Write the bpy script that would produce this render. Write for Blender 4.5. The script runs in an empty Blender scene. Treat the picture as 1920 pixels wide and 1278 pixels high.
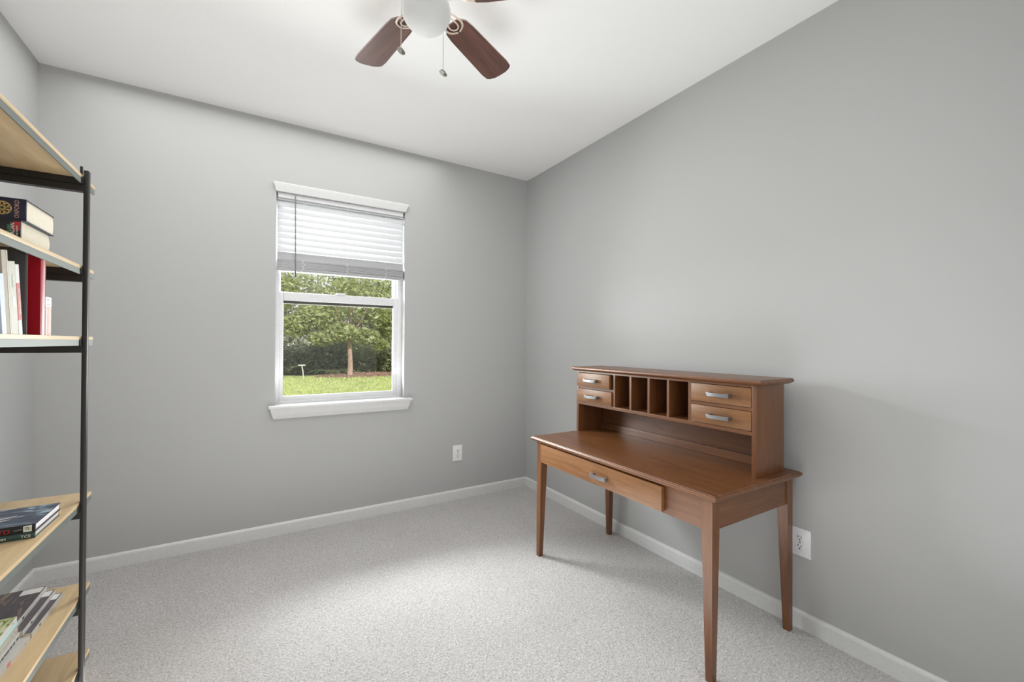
import bpy, bmesh, math, random
from mathutils import Vector, Matrix

SC = bpy.context.scene
COL = SC.collection
random.seed(7)
PI = math.pi

# ------------------------------------------------------------------ camera
def cam_basis(yaw, pitch, roll):
    cy, sy, cp, sp = math.cos(yaw), math.sin(yaw), math.cos(pitch), math.sin(pitch)
    F = Vector((sy*cp, cy*cp, sp)); R = Vector((cy, -sy, 0)); U = R.cross(F)
    R2 = R*math.cos(roll) + U*math.sin(roll); U2 = -R*math.sin(roll) + U*math.cos(roll)
    return R2, U2, F
CAM = Vector((-2.1276, -3.2315, 1.2706))
R_, U_, F_ = cam_basis(0.54823, 0.00625, 0.005517)
cd = bpy.data.cameras.new('camera'); cam = bpy.data.objects.new('camera', cd); COL.objects.link(cam)
cd.sensor_width = 36; cd.lens = 804.196/1920*36; cd.clip_start = 0.02; cd.clip_end = 300
m = Matrix((R_, U_, -F_)).transposed().to_4x4(); m.translation = CAM
cam.matrix_world = m
SC.camera = cam

# ------------------------------------------------------------------ world, sun, lamps, exposure
SC.view_settings.view_transform = 'Standard'; SC.view_settings.look = 'None'
SC.view_settings.exposure = 0.0; SC.view_settings.gamma = 1.0; SC.view_settings.use_curve_mapping = False
w = bpy.data.worlds.new('sky'); SC.world = w; w.use_nodes = True
nt = w.node_tree; nt.nodes.clear()
bg = nt.nodes.new('ShaderNodeBackground'); wo = nt.nodes.new('ShaderNodeOutputWorld')
bg.inputs[0].default_value = (0.93, 0.97, 1.0, 1); bg.inputs[1].default_value = 1.15
nt.links.new(bg.outputs[0], wo.inputs[0])

def lamp(name, kind, loc, target, energy, size=None, size_y=None, color=(1, 1, 1), **kw):
    l = bpy.data.lights.new(name, kind); l.energy = energy; l.color = color
    if size: l.shape = 'RECTANGLE'; l.size = size; l.size_y = size_y or size
    for k, v in kw.items(): setattr(l, k, v)
    o = bpy.data.objects.new(name, l); COL.objects.link(o); o.location = loc
    o.rotation_euler = (Vector(target)-Vector(loc)).to_track_quat('-Z', 'Y').to_euler()
    return o
lamp('sun', 'SUN', (4, -8, 14), (0.5, 14, 0), 3.6, color=(1, .95, .84), angle=math.radians(2))
# daylight falling through the window
lamp('window_daylight', 'AREA', (-1.98, 0.80, 2.02), (-1.1, -1.8, .95), 130, .95, .6, (.96, .985, 1.0))
# soft skylight and lawn light arriving at the glass from all sides
lamp('window_glow', 'AREA', (-1.56, .17, 1.33), (-1.56, -2, 2.00), 38, .78, .80, (.98, 1.0, .985))
# added unseen fill lamps: under the ceiling, on the floor, behind the viewer
lamp('ceiling_fill', 'AREA', (-1.90, -1.08, 2.715), (-1.90, -1.08, 0), 27, 2.1, 2.0, (1, .995, .992))
lamp('floor_fill', 'AREA', (-1.95, -1.75, .03), (-1.95, -1.65, 2.74), 33, 2.0, 2.4, (1, .995, .995))
lamp('rear_fill', 'AREA', (-1.35, -3.45, 1.4), (-1.9, -.2, .9), 15, 1.8, 1.7, (1, .995, .99))

# ------------------------------------------------------------------ material helpers
def new_mat(name):
    mt = bpy.data.materials.new(name); mt.use_nodes = True
    n = mt.node_tree; b = n.nodes['Principled BSDF']
    return mt, n, b
def c4(c): return (c[0], c[1], c[2], 1)
def coords(n, scale=(1, 1, 1), rot=(0, 0, 0), kind='Object'):
    tc = n.nodes.new('ShaderNodeTexCoord'); mp = n.nodes.new('ShaderNodeMapping')
    mp.inputs['Scale'].default_value = scale; mp.inputs['Rotation'].default_value = rot
    n.links.new(tc.outputs[kind], mp.inputs[0]); return mp.outputs[0]
def noise(n, vec, scale, detail=4, rough=.5, dist=0):
    t = n.nodes.new('ShaderNodeTexNoise'); t.inputs['Scale'].default_value = scale
    t.inputs['Detail'].default_value = detail; t.inputs['Roughness'].default_value = rough
    t.inputs['Distortion'].default_value = dist
    n.links.new(vec, t.inputs['Vector']); return t.outputs['Fac']
def ramp(n, fac, stops):
    r = n.nodes.new('ShaderNodeValToRGB'); e = r.color_ramp.elements
    while len(e) < len(stops): e.new(.5)
    for i, (p, c) in enumerate(stops): e[i].position = p; e[i].color = c4(c)
    n.links.new(fac, r.inputs[0]); return r.outputs[0]
def bump(n, b, h, strength=.3, dist=.002):
    bp = n.nodes.new('ShaderNodeBump'); bp.inputs['Strength'].default_value = strength
    bp.inputs['Distance'].default_value = dist
    n.links.new(h, bp.inputs['Height']); n.links.new(bp.outputs[0], b.inputs['Normal'])
def plain(name, col, rough=.5, metal=0, bumpscale=0, bs=.1, spec=.5):
    mt, n, b = new_mat(name)
    b.inputs['Base Color'].default_value = c4(col); b.inputs['Roughness'].default_value = rough
    b.inputs['Metallic'].default_value = metal; b.inputs['Specular IOR Level'].default_value = spec
    f = noise(n, coords(n), bumpscale or 60, 3)
    mx = ramp(n, f, [(.3, tuple(x*.965 for x in col)), (.7, tuple(min(1, x*1.03) for x in col))])
    n.links.new(mx, b.inputs['Base Color'])
    if bumpscale: bump(n, b, f, bs, .001)
    return mt
def wood(name, dark, mid, light, axis, rough=.4, scale=1.0, coat=0.0, contrast=1):
    # grain runs along the given axis
    mt, n, b = new_mat(name)
    s = [14*scale]*3; s['xyz'.index(axis)] = 1.1*scale
    v = coords(n, tuple(s))
    f = noise(n, v, 1.6, 7, .62, 1.3)
    col = ramp(n, f, [(.28, dark), (.5, mid), (.72, light)])
    s2 = [90*scale]*3; s2['xyz'.index(axis)] = 4*scale
    f2 = noise(n, coords(n, tuple(s2)), 2.0, 3)
    mix = n.nodes.new('ShaderNodeMix'); mix.data_type = 'RGBA'; mix.blend_type = 'MULTIPLY'
    mix.inputs[0].default_value = .35*contrast
    n.links.new(col, mix.inputs[6]); n.links.new(ramp(n, f2, [(.35, (.6, .6, .6)), (.6, (1, 1, 1))]), mix.inputs[7])
    n.links.new(mix.outputs[2], b.inputs['Base Color'])
    b.inputs['Roughness'].default_value = rough; b.inputs['Coat Weight'].default_value = coat
    b.inputs['Coat Roughness'].default_value = .25
    bump(n, b, f2, .08, .0006)
    return mt

M = {}
# painted wall: fine roller stipple
def wall_mat(name, col, s, strength, dist):
    mt, n, b = new_mat(name)
    v = coords(n)
    f = noise(n, v, s, 4, .6)
    n.links.new(ramp(n, noise(n, v, 1.3, 3), [(.3, tuple(x*.985 for x in col)), (.7, col)]), b.inputs['Base Color'])
    b.inputs['Roughness'].default_value = .75; b.inputs['Specular IOR Level'].default_value = .25
    bump(n, b, f, strength, dist)
    return mt
M['wall'] = wall_mat('wall_paint', (.445, .448, .443), 95, .16, .0012)
M['ceiling'] = wall_mat('ceiling_paint', (.83, .83, .825), 55, .30, .002)
M['trim'] = plain('white_gloss_trim', (.69, .695, .69), .4)
M['vinyl'] = plain('white_vinyl', (.70, .705, .715), .4)
M['plate'] = plain('outlet_plastic', (.80, .80, .80), .3)
M['slot'] = plain('outlet_slot', (.05, .05, .055), .5)
# carpet
mt, n, b = new_mat('carpet'); M['carpet'] = mt
v = coords(n)
f1 = noise(n, v, 125, 3, .7, .5); f2 = noise(n, v, 62, 3, .6, .8); f3 = noise(n, v, 2.2, 5, .6)
base = ramp(n, f1, [(.34, (.375, .36, .352)), (.5, (.55, .535, .527)), (.66, (.69, .677, .668))])
mx = n.nodes.new('ShaderNodeMix'); mx.data_type = 'RGBA'; mx.blend_type = 'MULTIPLY'; mx.inputs[0].default_value = .8
n.links.new(base, mx.inputs[6]); n.links.new(ramp(n, f2, [(.3, (.80, .79, .78)), (.55, (1, 1, 1))]), mx.inputs[7])
mx2 = n.nodes.new('ShaderNodeMix'); mx2.data_type = 'RGBA'; mx2.blend_type = 'MULTIPLY'; mx2.inputs[0].default_value = 1
n.links.new(mx.outputs[2], mx2.inputs[6]); n.links.new(ramp(n, f3, [(.35, (.93, .925, .92)), (.65, (1.0, 1.0, 1.0))]), mx2.inputs[7])
n.links.new(mx2.outputs[2], b.inputs['Base Color'])
b.inputs['Roughness'].default_value = 1; b.inputs['Specular IOR Level'].default_value = .05
b.inputs['Sheen Weight'].default_value = .25
ad = n.nodes.new('ShaderNodeMath'); ad.operation = 'ADD'
n.links.new(f1, ad.inputs[0]); n.links.new(f2, ad.inputs[1]); bump(n, b, ad.outputs[0], .85, .006)

WD, WM, WL = (.100, .035, .0115), (.158, .060, .020), (.205, .083, .030)
for ax in 'xyz':
    M['desk_'+ax] = wood('desk_wood_'+ax, WD, WM, WL, ax, .38, 1, .25)
M['desk_drawer'] = wood('drawer_front_wood', (.150, .063, .020), (.220, .096, .032), (.270, .124, .045), 'y', .42, 1, .2)
M['desk_in'] = wood('desk_inner_wood', (.10, .045, .022), (.15, .068, .034), (.2, .095, .05), 'y', .5, 1, 0)
M['nickel'] = plain('brushed_nickel', (.30, .30, .31), .38, .85, 300, .1)
M['beech'] = wood('pale_beech', (.46, .33, .175), (.55, .405, .23), (.62, .475, .28), 'y', .5, .8, .1, .5)
M['black'] = plain('black_metal', (.022, .021, .020), .42, .3, 200, .08)
M['edge_metal'] = plain('grey_metal_edge', (.125, .138, .125), .5, .1, 200, .06)
M['blade'] = wood('fan_blade_wood', (.055, .026, .020), (.115, .050, .037), (.17, .078, .055), 'x', .35, 1.1, .3, 1.2)
M['fan_metal'] = plain('fan_bracket_cream', (.62, .52, .43), .35, .3)
M['fan_white'] = plain('fan_housing_white', (.75, .75, .74), .35)
mt, n, b = new_mat('frosted_glass_bowl'); M['bowl'] = mt
b.inputs['Base Color'].default_value = (.60, .605, .60, 1); b.inputs['Roughness'].default_value = .7
b.inputs['Subsurface Weight'].default_value = .3; b.inputs['Subsurface Radius'].default_value = (.02, .02, .02)
M['chain'] = plain('chain_metal', (.45, .43, .38), .4, .7)
M['pull'] = plain('aged_pull_metal', (.17, .165, .14), .5, .5, 300, .5)
# slats: white faux wood, lets a little daylight through
mt, n, b = new_mat('blind_slat'); M['slat'] = mt
b.inputs['Base Color'].default_value = (.58, .59, .60, 1); b.inputs['Roughness'].default_value = .45
tr = n.nodes.new('ShaderNodeBsdfTranslucent'); tr.inputs[0].default_value = (.9, .92, .95, 1)
ms = n.nodes.new('ShaderNodeMixShader'); ms.inputs[0].default_value = .015
out = n.nodes['Material Output']
n.links.new(b.outputs[0], ms.inputs[1]); n.links.new(tr.outputs[0], ms.inputs[2]); n.links.new(ms.outputs[0], out.inputs[0])
M['slat_shaded'] = plain('blind_slat_shaded', (.36, .365, .37), .5)  # white blind again, with the gathered stack's shade put into the colour
M['wand'] = plain('wand_plastic', (.20, .20, .20), .3)
M['wand_tip'] = plain('wand_tip', (.10, .12, .06), .35)
M['cord'] = plain('blind_cord', (.75, .76, .76), .7)
M['screen_bar'] = plain('screen_bar', (.07, .06, .045), .6)
# glass
mt, n, b = new_mat('window_glass'); M['glass'] = mt
n.nodes.remove(b)
t = n.nodes.new('ShaderNodeBsdfTransparent'); t.inputs[0].default_value = (.975, .985, .98, 1)
g = n.nodes.new('ShaderNodeBsdfGlossy'); g.inputs['Roughness'].default_value = .02
fr = n.nodes.new('ShaderNodeFresnel'); fr.inputs[0].default_value = 1.25
ms = n.nodes.new('ShaderNodeMixShader')
n.links.new(fr.outputs[0], ms.inputs[0]); n.links.new(t.outputs[0], ms.inputs[1]); n.links.new(g.outputs[0], ms.inputs[2])
n.links.new(ms.outputs[0], n.nodes['Material Output'].inputs[0])
# books
def P(name, col, rough=.45, **k): M[name] = plain(name, col, rough, **k)
P('navy_cover', (.014, .014, .035), .4); P('black_cover', (.012, .012, .012), .4)
P('cream_pages', (.66, .61, .50), .9); P('white_pages', (.74, .72, .74), .9)
P('red_cover', (.30, .006, .014), .28); P('charcoal_cover', (.045, .043, .042), .5)
P('ivory_cover', (.42, .405, .34), .5); P('white_cover', (.52, .51, .485), .5); P('tan_cover', (.34, .29, .23), .6)
P('blue_white_cover', (.42, .49, .60), .5); P('pink_stripe', (.62, .36, .30), .5); P('pale_spine', (.80, .68, .60), .5)
P('label_white', (.82, .82, .82), .5); P('label_cream', (.66, .66, .57), .5); P('gold_print', (.52, .36, .11), .4)
P('red_print', (.40, .02, .03), .5); P('white_print', (.75, .75, .68), .5); P('green_print', (.10, .38, .17), .5)
P('grey_print', (.30, .31, .32), .5); P('pink_gold_print', (.52, .30, .22), .5); P('teal_cover', (.035, .075, .072), .45)
P('teal_band', (.40, .60, .58), .5); P('dark_print', (.05, .05, .05), .5); P('rose_print', (.66, .24, .24), .5)
P('mint_print', (.55, .68, .57), .5); P('purple_grey_cover', (.10, .085, .10), .4)
def picture_mat(name, stops, scale, dist, rot=.6):
    mt, n, b = new_mat(name)
    v = coords(n, (1, 2.6, 1), (0, 0, rot))
    f = noise(n, v, scale, 5, .55, dist)
    n.links.new(ramp(n, f, stops), b.inputs['Base Color']); b.inputs['Roughness'].default_value = .35
    M[name] = mt
picture_mat('space_picture', [(.36, (.02, .025, .045)), (.46, (.035, .06, .11)), (.52, (.06, .06, .08)), (.57, (.13, .20, .28)), (.66, (.42, .50, .55))], 9, 1.6)
picture_mat('swirl_picture', [(.36, (.06, .055, .07)), (.46, (.10, .08, .095)), (.53, (.06, .062, .07)), (.57, (.30, .20, .18)), (.61, (.09, .08, .09)), (.66, (.36, .28, .17))], 8, 2.4, .3)
picture_mat('green_picture', [(.35, (.05, .09, .03)), (.45, (.25, .36, .10)), (.55, (.62, .68, .42)), (.7, (.75, .78, .66))], 22, 1.5, .9)
# outdoors
mt, n, b = new_mat('lawn'); M['lawn'] = mt
v = coords(n)
f = noise(n, v, 1.2, 6, .7, .3); g2 = noise(n, v, 26, 4, .7)
mx = n.nodes.new('ShaderNodeMix'); mx.data_type = 'RGBA'; mx.blend_type = 'MULTIPLY'; mx.inputs[0].default_value = .7
n.links.new(ramp(n, f, [(.35, (.33, .40, .13)), (.55, (.52, .55, .22)), (.7, (.68, .66, .35))]), mx.inputs[6])
n.links.new(ramp(n, g2, [(.3, (.55, .55, .5)), (.6, (1, 1, 1))]), mx.inputs[7]); n.links.new(mx.outputs[2], b.inputs['Base Color'])
b.inputs['Roughness'].default_value = .9; bump(n, b, g2, .8, .04)
P('mulch_soil', (.26, .15, .11), .95); P('mulch_chip', (.42, .27, .20), .9); P('grass_blade', (.46, .52, .20), .8)
mt, n, b = new_mat('tree_bark'); M['bark'] = mt
v = coords(n, (9, 9, 2.2)); f = noise(n, v, 2.5, 6, .7)
n.links.new(ramp(n, f, [(.3, (.22, .14, .11)), (.55, (.46, .32, .26)), (.75, (.62, .48, .41))]), b.inputs['Base Color'])
b.inputs['Roughness'].default_value = .9; bump(n, b, f, .8, .03)
def leaf_mat(name, a, bb, c, tl=.4):
    mt, n, b = new_mat(name)
    f = noise(n, coords(n), 3.1, 5, .75, .4)
    col = ramp(n, f, [(.32, a), (.5, bb), (.68, c)])
    n.links.new(col, b.inputs['Base Color']); b.inputs['Roughness'].default_value = .5
    tr = n.nodes.new('ShaderNodeBsdfTranslucent'); n.links.new(col, tr.inputs[0])
    ms = n.nodes.new('ShaderNodeMixShader'); ms.inputs[0].default_value = tl
    n.links.new(b.outputs[0], ms.inputs[1]); n.links.new(tr.outputs[0], ms.inputs[2])
    n.links.new(ms.outputs[0], n.nodes['Material Output'].inputs[0])
    M[name] = mt
leaf_mat('leaf_bright', (.22, .26, .10), (.40, .44, .19), (.70, .70, .46))
leaf_mat('leaf_mid', (.14, .165, .08), (.24, .27, .13), (.42, .44, .26))
leaf_mat('leaf_dark', (.12, .135, .085), (.20, .22, .14), (.34, .36, .23), .35)
leaf_mat('leaf_frond', (.10, .14, .06), (.20, .25, .11), (.33, .36, .18))
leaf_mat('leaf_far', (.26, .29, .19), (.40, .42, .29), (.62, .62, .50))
P('post_paint', (.55, .58, .50), .6)
P('exterior_wall', (.6, .58, .53), .9)

# ------------------------------------------------------------------ mesh helpers
def link(name, me, parent=None):
    o = bpy.data.objects.new(name, me); COL.objects.link(o)
    if parent is not None: o.parent = parent
    return o
def build(name, bm, mat, parent=None, smooth=False, loc=None):
    bmesh.ops.recalc_face_normals(bm, faces=bm.faces)
    me = bpy.data.meshes.new(name); bm.to_mesh(me); bm.free()
    for mm in (mat if isinstance(mat, (list, tuple)) else [mat]): me.materials.append(mm)
    if smooth:
        for p in me.polygons: p.use_smooth = True
        try: me.set_sharp_from_angle(angle=math.radians(40))
        except Exception: pass
    o = link(name, me, parent)
    if loc is not None: o.location = loc
    return o
def box(bm, x0, x1, y0, y1, z0, z1, bev=0.0, seg=2, mi=0):
    v = [bm.verts.new(p) for p in ((x0,y0,z0),(x1,y0,z0),(x1,y1,z0),(x0,y1,z0),(x0,y0,z1),(x1,y0,z1),(x1,y1,z1),(x0,y1,z1))]
    fs = [bm.faces.new([v[i] for i in q]) for q in ((0,3,2,1),(4,5,6,7),(0,1,5,4),(1,2,6,5),(2,3,7,6),(3,0,4,7))]
    for f in fs: f.material_index = mi
    if bev:
        es = list({e for f in fs for e in f.edges})
        bmesh.ops.bevel(bm, geom=es, offset=bev, segments=seg, affect='EDGES', profile=.6)
    return v
def bx(name, x0, x1, y0, y1, z0, z1, mat, parent=None, bev=0.0, smooth=None):
    bm = bmesh.new(); box(bm, min(x0,x1), max(x0,x1), min(y0,y1), max(y0,y1), min(z0,z1), max(z0,z1), bev)
    return build(name, bm, mat, parent, smooth=bool(bev) if smooth is None else smooth)
def rings(bm, levels):
    # levels: (x0,x1,y0,y1,z) rectangles lofted one after another, capped
    R = [[bm.verts.new(p) for p in ((a,c,z),(b_,c,z),(b_,d,z),(a,d,z))] for a,b_,c,d,z in levels]
    for A, B in zip(R, R[1:]):
        for i in range(4): bm.faces.new((A[i], A[(i+1)%4], B[(i+1)%4], B[i]))
    bm.faces.new(R[0][::-1]); bm.faces.new(R[-1])
def lathe(bm, prof, cx, cy, seg=32, cap=True):
    R = [[bm.verts.new((cx+r*math.cos(2*PI*i/seg), cy+r*math.sin(2*PI*i/seg), z)) for i in range(seg)] for r, z in prof]
    for A, B in zip(R, R[1:]):
        for i in range(seg): bm.faces.new((A[i], A[(i+1)%seg], B[(i+1)%seg], B[i]))
    if cap: bm.faces.new(R[0][::-1]); bm.faces.new(R[-1])
def tube(bm, pts, r, seg=8, flat=1.0, sm=0):
    for _ in range(sm):
        rr_ = list(r) if isinstance(r, (list, tuple)) else [r]*len(pts)
        P_ = [Vector(q) for q in pts]; np_, nr_ = [P_[0]], [rr_[0]]
        for i in range(len(P_)-1):
            np_ += [P_[i].lerp(P_[i+1], .25), P_[i].lerp(P_[i+1], .75)]; nr_ += [rr_[i]*.75+rr_[i+1]*.25, rr_[i]*.25+rr_[i+1]*.75]
        pts = np_+[P_[-1]]; r = nr_+[rr_[-1]]
    pts = [Vector(p) for p in pts]; rs = r if isinstance(r, (list, tuple)) else [r]*len(pts)
    up = None; R = []
    for i, p in enumerate(pts):
        t = (pts[min(i+1, len(pts)-1)]-pts[max(i-1, 0)]).normalized()
        a = Vector((0, 0, 1)) if abs(t.z) < .9 else Vector((1, 0, 0))
        u = t.cross(a).normalized(); w_ = u.cross(t).normalized()
        R.append([bm.verts.new(p+u*rs[i]*math.cos(2*PI*k/seg)+w_*rs[i]*flat*math.sin(2*PI*k/seg)) for k in range(seg)])
    for A, B in zip(R, R[1:]):
        for i in range(seg): bm.faces.new((A[i], A[(i+1)%seg], B[(i+1)%seg], B[i]))
    bm.faces.new(R[0][::-1]); bm.faces.new(R[-1])
def extrude_profile(bm, prof, axis, a, b_):
    # prof: list of (u,z); axis 'x' -> profile in (y,z), 'y' -> profile in (x,z)
    def pt(u, z, t): return (t, u, z) if axis == 'x' else (u, t, z)
    A = [bm.verts.new(pt(u, z, a)) for u, z in prof]; B = [bm.verts.new(pt(u, z, b_)) for u, z in prof]
    k = len(prof)
    for i in range(k): bm.faces.new((A[i], A[(i+1)%k], B[(i+1)%k], B[i]))
    bm.faces.new(A[::-1]); bm.faces.new(B)
def poly_prism(bm, pts, z0, z1):
    A = [bm.verts.new((x, y, z0)) for x, y in pts]; B = [bm.verts.new((x, y, z1)) for x, y in pts]
    k = len(pts)
    for i in range(k): bm.faces.new((A[i], A[(i+1)%k], B[(i+1)%k], B[i]))
    bm.faces.new(A[::-1]); bm.faces.new(B)
def thing(name, label, cat, loc=(0, 0, 0), group=None, rot=None):
    o = bpy.data.objects.new(name, None); COL.objects.link(o); o.location = loc; o.empty_display_size = .1
    if rot: o.rotation_euler = rot
    return tag(o, label, cat, group)
def tag(o, label, cat, group=None):
    o['label'] = label; o['category'] = cat
    if group: o['group'] = group
    return o
def struct(o, label=None):
    o['kind'] = 'structure'
    if label: o['label'] = label
    return o
def text_mesh(name, body, size, mat, parent, matrix, sx=1.0):
    cu = bpy.data.curves.new(name, 'FONT'); cu.body = body; cu.size = size
    cu.align_x = 'CENTER'; cu.align_y = 'CENTER'; cu.extrude = .0003; cu.resolution_u = 2
    to = bpy.data.objects.new(name, cu); COL.objects.link(to)
    dg = bpy.context.evaluated_depsgraph_get(); dg.update()
    me = bpy.data.meshes.new_from_object(to.evaluated_get(dg)); bpy.data.objects.remove(to)
    me.transform(matrix @ Matrix.Diagonal((sx, 1, 1, 1))); me.materials.clear(); me.materials.append(mat)
    return link(name, me, parent)

# ------------------------------------------------------------------ room shell
H = 2.74; L = 3.0903; YR = -3.62; T = .16
WX0, WX1, WZ0, WZ1 = -1.987, -1.120, .853, 2.272
struct(bx('floor', -L-T, T, YR-T, T, -.12, 0, M['carpet']), 'light grey beige cut pile carpet')
struct(bx('ceiling', -L-T, T, YR-T, T, H, H+.12, M['ceiling']), 'white knockdown textured ceiling')
bm = bmesh.new()
box(bm, -L, WX0, 0, T, 0, H); box(bm, WX1, 0, 0, T, 0, H); box(bm, WX0, WX1, 0, T, 0, WZ0); box(bm, WX0, WX1, 0, T, WZ1, H)
struct(build('wall_back', bm, M['wall']), 'light grey painted wall around the window')
struct(bx('wall_right', 0, T, YR-T, T, 0, H, M['wall']), 'light grey painted wall behind the desk')
struct(bx('wall_left', -L-T, -L, YR-T, T, 0, H, M['wall']), 'light grey painted wall behind the bookcase')
struct(bx('wall_rear', -L, 0, YR-T, YR, 0, H, M['wall']), 'light grey painted wall behind the viewer')
bh, bt = .0787, .013
prof = [(0, 0), (-bt, 0), (-bt, bh-.014), (-bt*.8, bh-.006), (-bt*.45, bh-.002), (0, bh)]
bm = bmesh.new(); extrude_profile(bm, prof, 'x', -L, 0); struct(build('baseboard_back', bm, M['trim']))
bm = bmesh.new(); extrude_profile(bm, prof, 'y', YR, -bt); struct(build('baseboard_right', bm, M['trim']))
bm = bmesh.new(); extrude_profile(bm, [(-L-u, z) for u, z in prof], 'y', YR, -bt); struct(build('baseboard_left', bm, M['trim']))

# window
win = bpy.data.objects.new('window_1', None); COL.objects.link(win); win.location = (0, 0, 0); struct(win, 'white single hung window')
FY0, FY1 = .072, .150
bm = bmesh.new()
for a in ((WX0, WX0+.028, WZ0, WZ1), (WX1-.034, WX1, WZ0, WZ1), (WX0+.028, WX1-.034, WZ0, WZ0+.020), (WX0+.028, WX1-.034, WZ1-.03, WZ1)):
    box(bm, a[0], a[1], FY0, FY1, a[2], a[3], .002)
build('window_frame', bm, M['vinyl'], win, True)
gx0, gx1 = -1.935, -1.184
bm = bmesh.new()      # lower sash
sy0, sy1 = .078, .108
box(bm, WX0+.028, gx0, sy0, sy1, WZ0+.02, 1.615, .003); box(bm, gx1, WX1-.034, sy0, sy1, WZ0+.02, 1.615, .003)
box(bm, gx0, gx1, sy0, sy1, WZ0+.02, .903, .003); box(bm, gx0, gx1, sy0-.008, sy1, 1.558, 1.615, .004)
ls = build('lower_sash', bm, M['vinyl'], win, True)
bm = bmesh.new(); box(bm, gx0, gx1, .090, .094, .903, 1.558); build('glass_pane', bm, M['glass'], ls)
bx('screen_bar', gx0, gx1, .094, .106, 1.538, 1.558, M['screen_bar'], win)
bm = bmesh.new()      # upper sash
ux0, ux1 = -1.951, -1.180
box(bm, WX0+.028, ux0, .112, .140, 1.58, WZ1-.03, .003); box(bm, ux1, WX1-.034, .112, .140, 1.58, WZ1-.03, .003)
box(bm, ux0, ux1, .112, .140, 1.58, 1.608, .003); box(bm, ux0, ux1, .112, .140, WZ1-.07, WZ1-.03, .003)
us = build('upper_sash', bm, M['vinyl'], win, True)
bm = bmesh.new(); box(bm, ux0, ux1, .124, .128, 1.608, WZ1-.07); build('glass_pane', bm, M['glass'], us)
bx('sash_latch', -1.60, -1.54, .062, .080, 1.615, 1.628, M['vinyl'], ls, .003)
# sill board and crown-shaped apron
bm = bmesh.new()
box(bm, -2.024, -1.068, -.052, 0, .836, .8535, .005)
box(bm, WX0+.001, WX1-.001, -.01, FY0, .836, .8535)
sill = struct(build('trim_1', bm, M['trim'], None, True), 'white window sill board with apron')
bm = bmesh.new()
rings(bm, [(-1.994, -1.098, -.014, 0, .766), (-1.996, -1.096, -.017, 0, .772), (-2.004, -1.088, -.028, 0, .795), (-2.011, -1.081, -.036, 0, .818), (-2.013, -1.079, -.040, 0, .836)])
build('sill_apron', bm, M['trim'], sill)

# ------------------------------------------------------------------ window blind
bl = thing('window_blind', 'white horizontal slat blind half raised over the window with a hanging wand', 'blind', (-1.55, .03, WZ1))
def bpart(name, bm, mat, smooth=False):
    o = build(name, bm, mat, None, smooth); o.parent = bl; o.matrix_parent_inverse = Matrix.Translation((1.55, -.03, -WZ1)); return o
bx0, bx1 = -1.976, -1.131
bm = bmesh.new()
rings(bm, [(WX0-.001, WX1+.001, -.012, 0, WZ1+.0005), (WX0-.006, WX1+.006, -.018, 0, WZ1+.016), (WX0-.014, WX1+.016, -.027, 0, WZ1+.040), (WX0-.017, WX1+.020, -.030, 0, WZ1+.050), (WX0-.017, WX1+.020, -.030, 0, WZ1+.055)])
vl = bpart('valance', bm, M['trim'])
bm = bmesh.new(); box(bm, bx0, bx1, .012, .060, 2.240, WZ1, .002); bpart('head_rail', bm, M['vinyl'])
def slat_bm(zc, tilt, mi=0, w_=.050, th=.0028, bow=.0035, yc=.035):
    bm = bmesh.new(); N = 6; A = []; B = []
    for i in range(N+1):
        s = (i/N-.5)*w_; q = bow*(1-(2*i/N-1)**2)
        for lst, off in ((A, q), (B, q-th)):
            # local (s across, off normal); tilt 0 flat, bottom edge towards the room
            y = yc + s*math.cos(tilt)-off*math.sin(tilt); z = zc + s*math.sin(tilt)+off*math.cos(tilt)
            lst.append((y, z))
    prof = A + B[::-1]
    extrude_profile(bm, prof, 'x', bx0, bx1); return bm
z = 2.250
nsl = 0
base_me = None
for k in range(10):
    zc = 2.2505-.0427*k+.0000
    if base_me is None:
        o = bpart('slat', slat_bm(0, math.radians(68)), M['slat'], True); base_me = o
        o.location = (0, 0, zc)
    else:
        c = base_me.copy(); COL.objects.link(c); c.parent = bl; c.matrix_parent_inverse = base_me.matrix_parent_inverse; c.location = (0, 0, zc)
# stacked slats gathered above the bottom rail
o = bpart('slat', slat_bm(1.853, math.radians(80), w_=.050, bow=-.002, yc=.018), M['slat_shaded'], True)
for k in range(6):
    bpart('slat', slat_bm(1.827-.0088*k, math.radians(2+random.uniform(-1, 2)), th=.0072, bow=.001, yc=.033+random.uniform(-.002, .002)), M['slat_shaded'], True)
bm = bmesh.new(); box(bm, bx0-.002, bx1+.004, .008, .060, 1.750, 1.774, .004); bpart('bottom_rail', bm, M['slat_shaded'], True)
for x in (-1.822, -1.537, -1.262):
    bm = bmesh.new()
    tube(bm, [(x, .006, 2.24), (x, .004, 1.87)], .0009, 6)
    tube(bm, [(x+.006, .006, 1.835), (x-.010, .002, 1.815), (x+.012, .001, 1.80), (x-.006, .002, 1.787), (x+.004, .004, 1.770)], .0016, 6)
    tube(bm, [(x, .0055, 1.772), (x-.013, .004, 1.757), (x-.003, .006, 1.748)], .0012, 6)
    bpart('ladder_cord', bm, M['cord'])
bm = bmesh.new(); tube(bm, [(-1.8735, .000, 2.258), (-1.8700, -.004, 1.745)], .0034, 8); wd = bpart('wand', bm, M['wand'], True)
bm = bmesh.new(); tube(bm, [(-1.8700, -.004, 1.752), (-1.8698, -.004, 1.735), (-1.8695, -.004, 1.706)], [.0035, .0052, .0056], 8)
o = build('wand_tip', bm, M['wand_tip'], wd, True)

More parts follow.
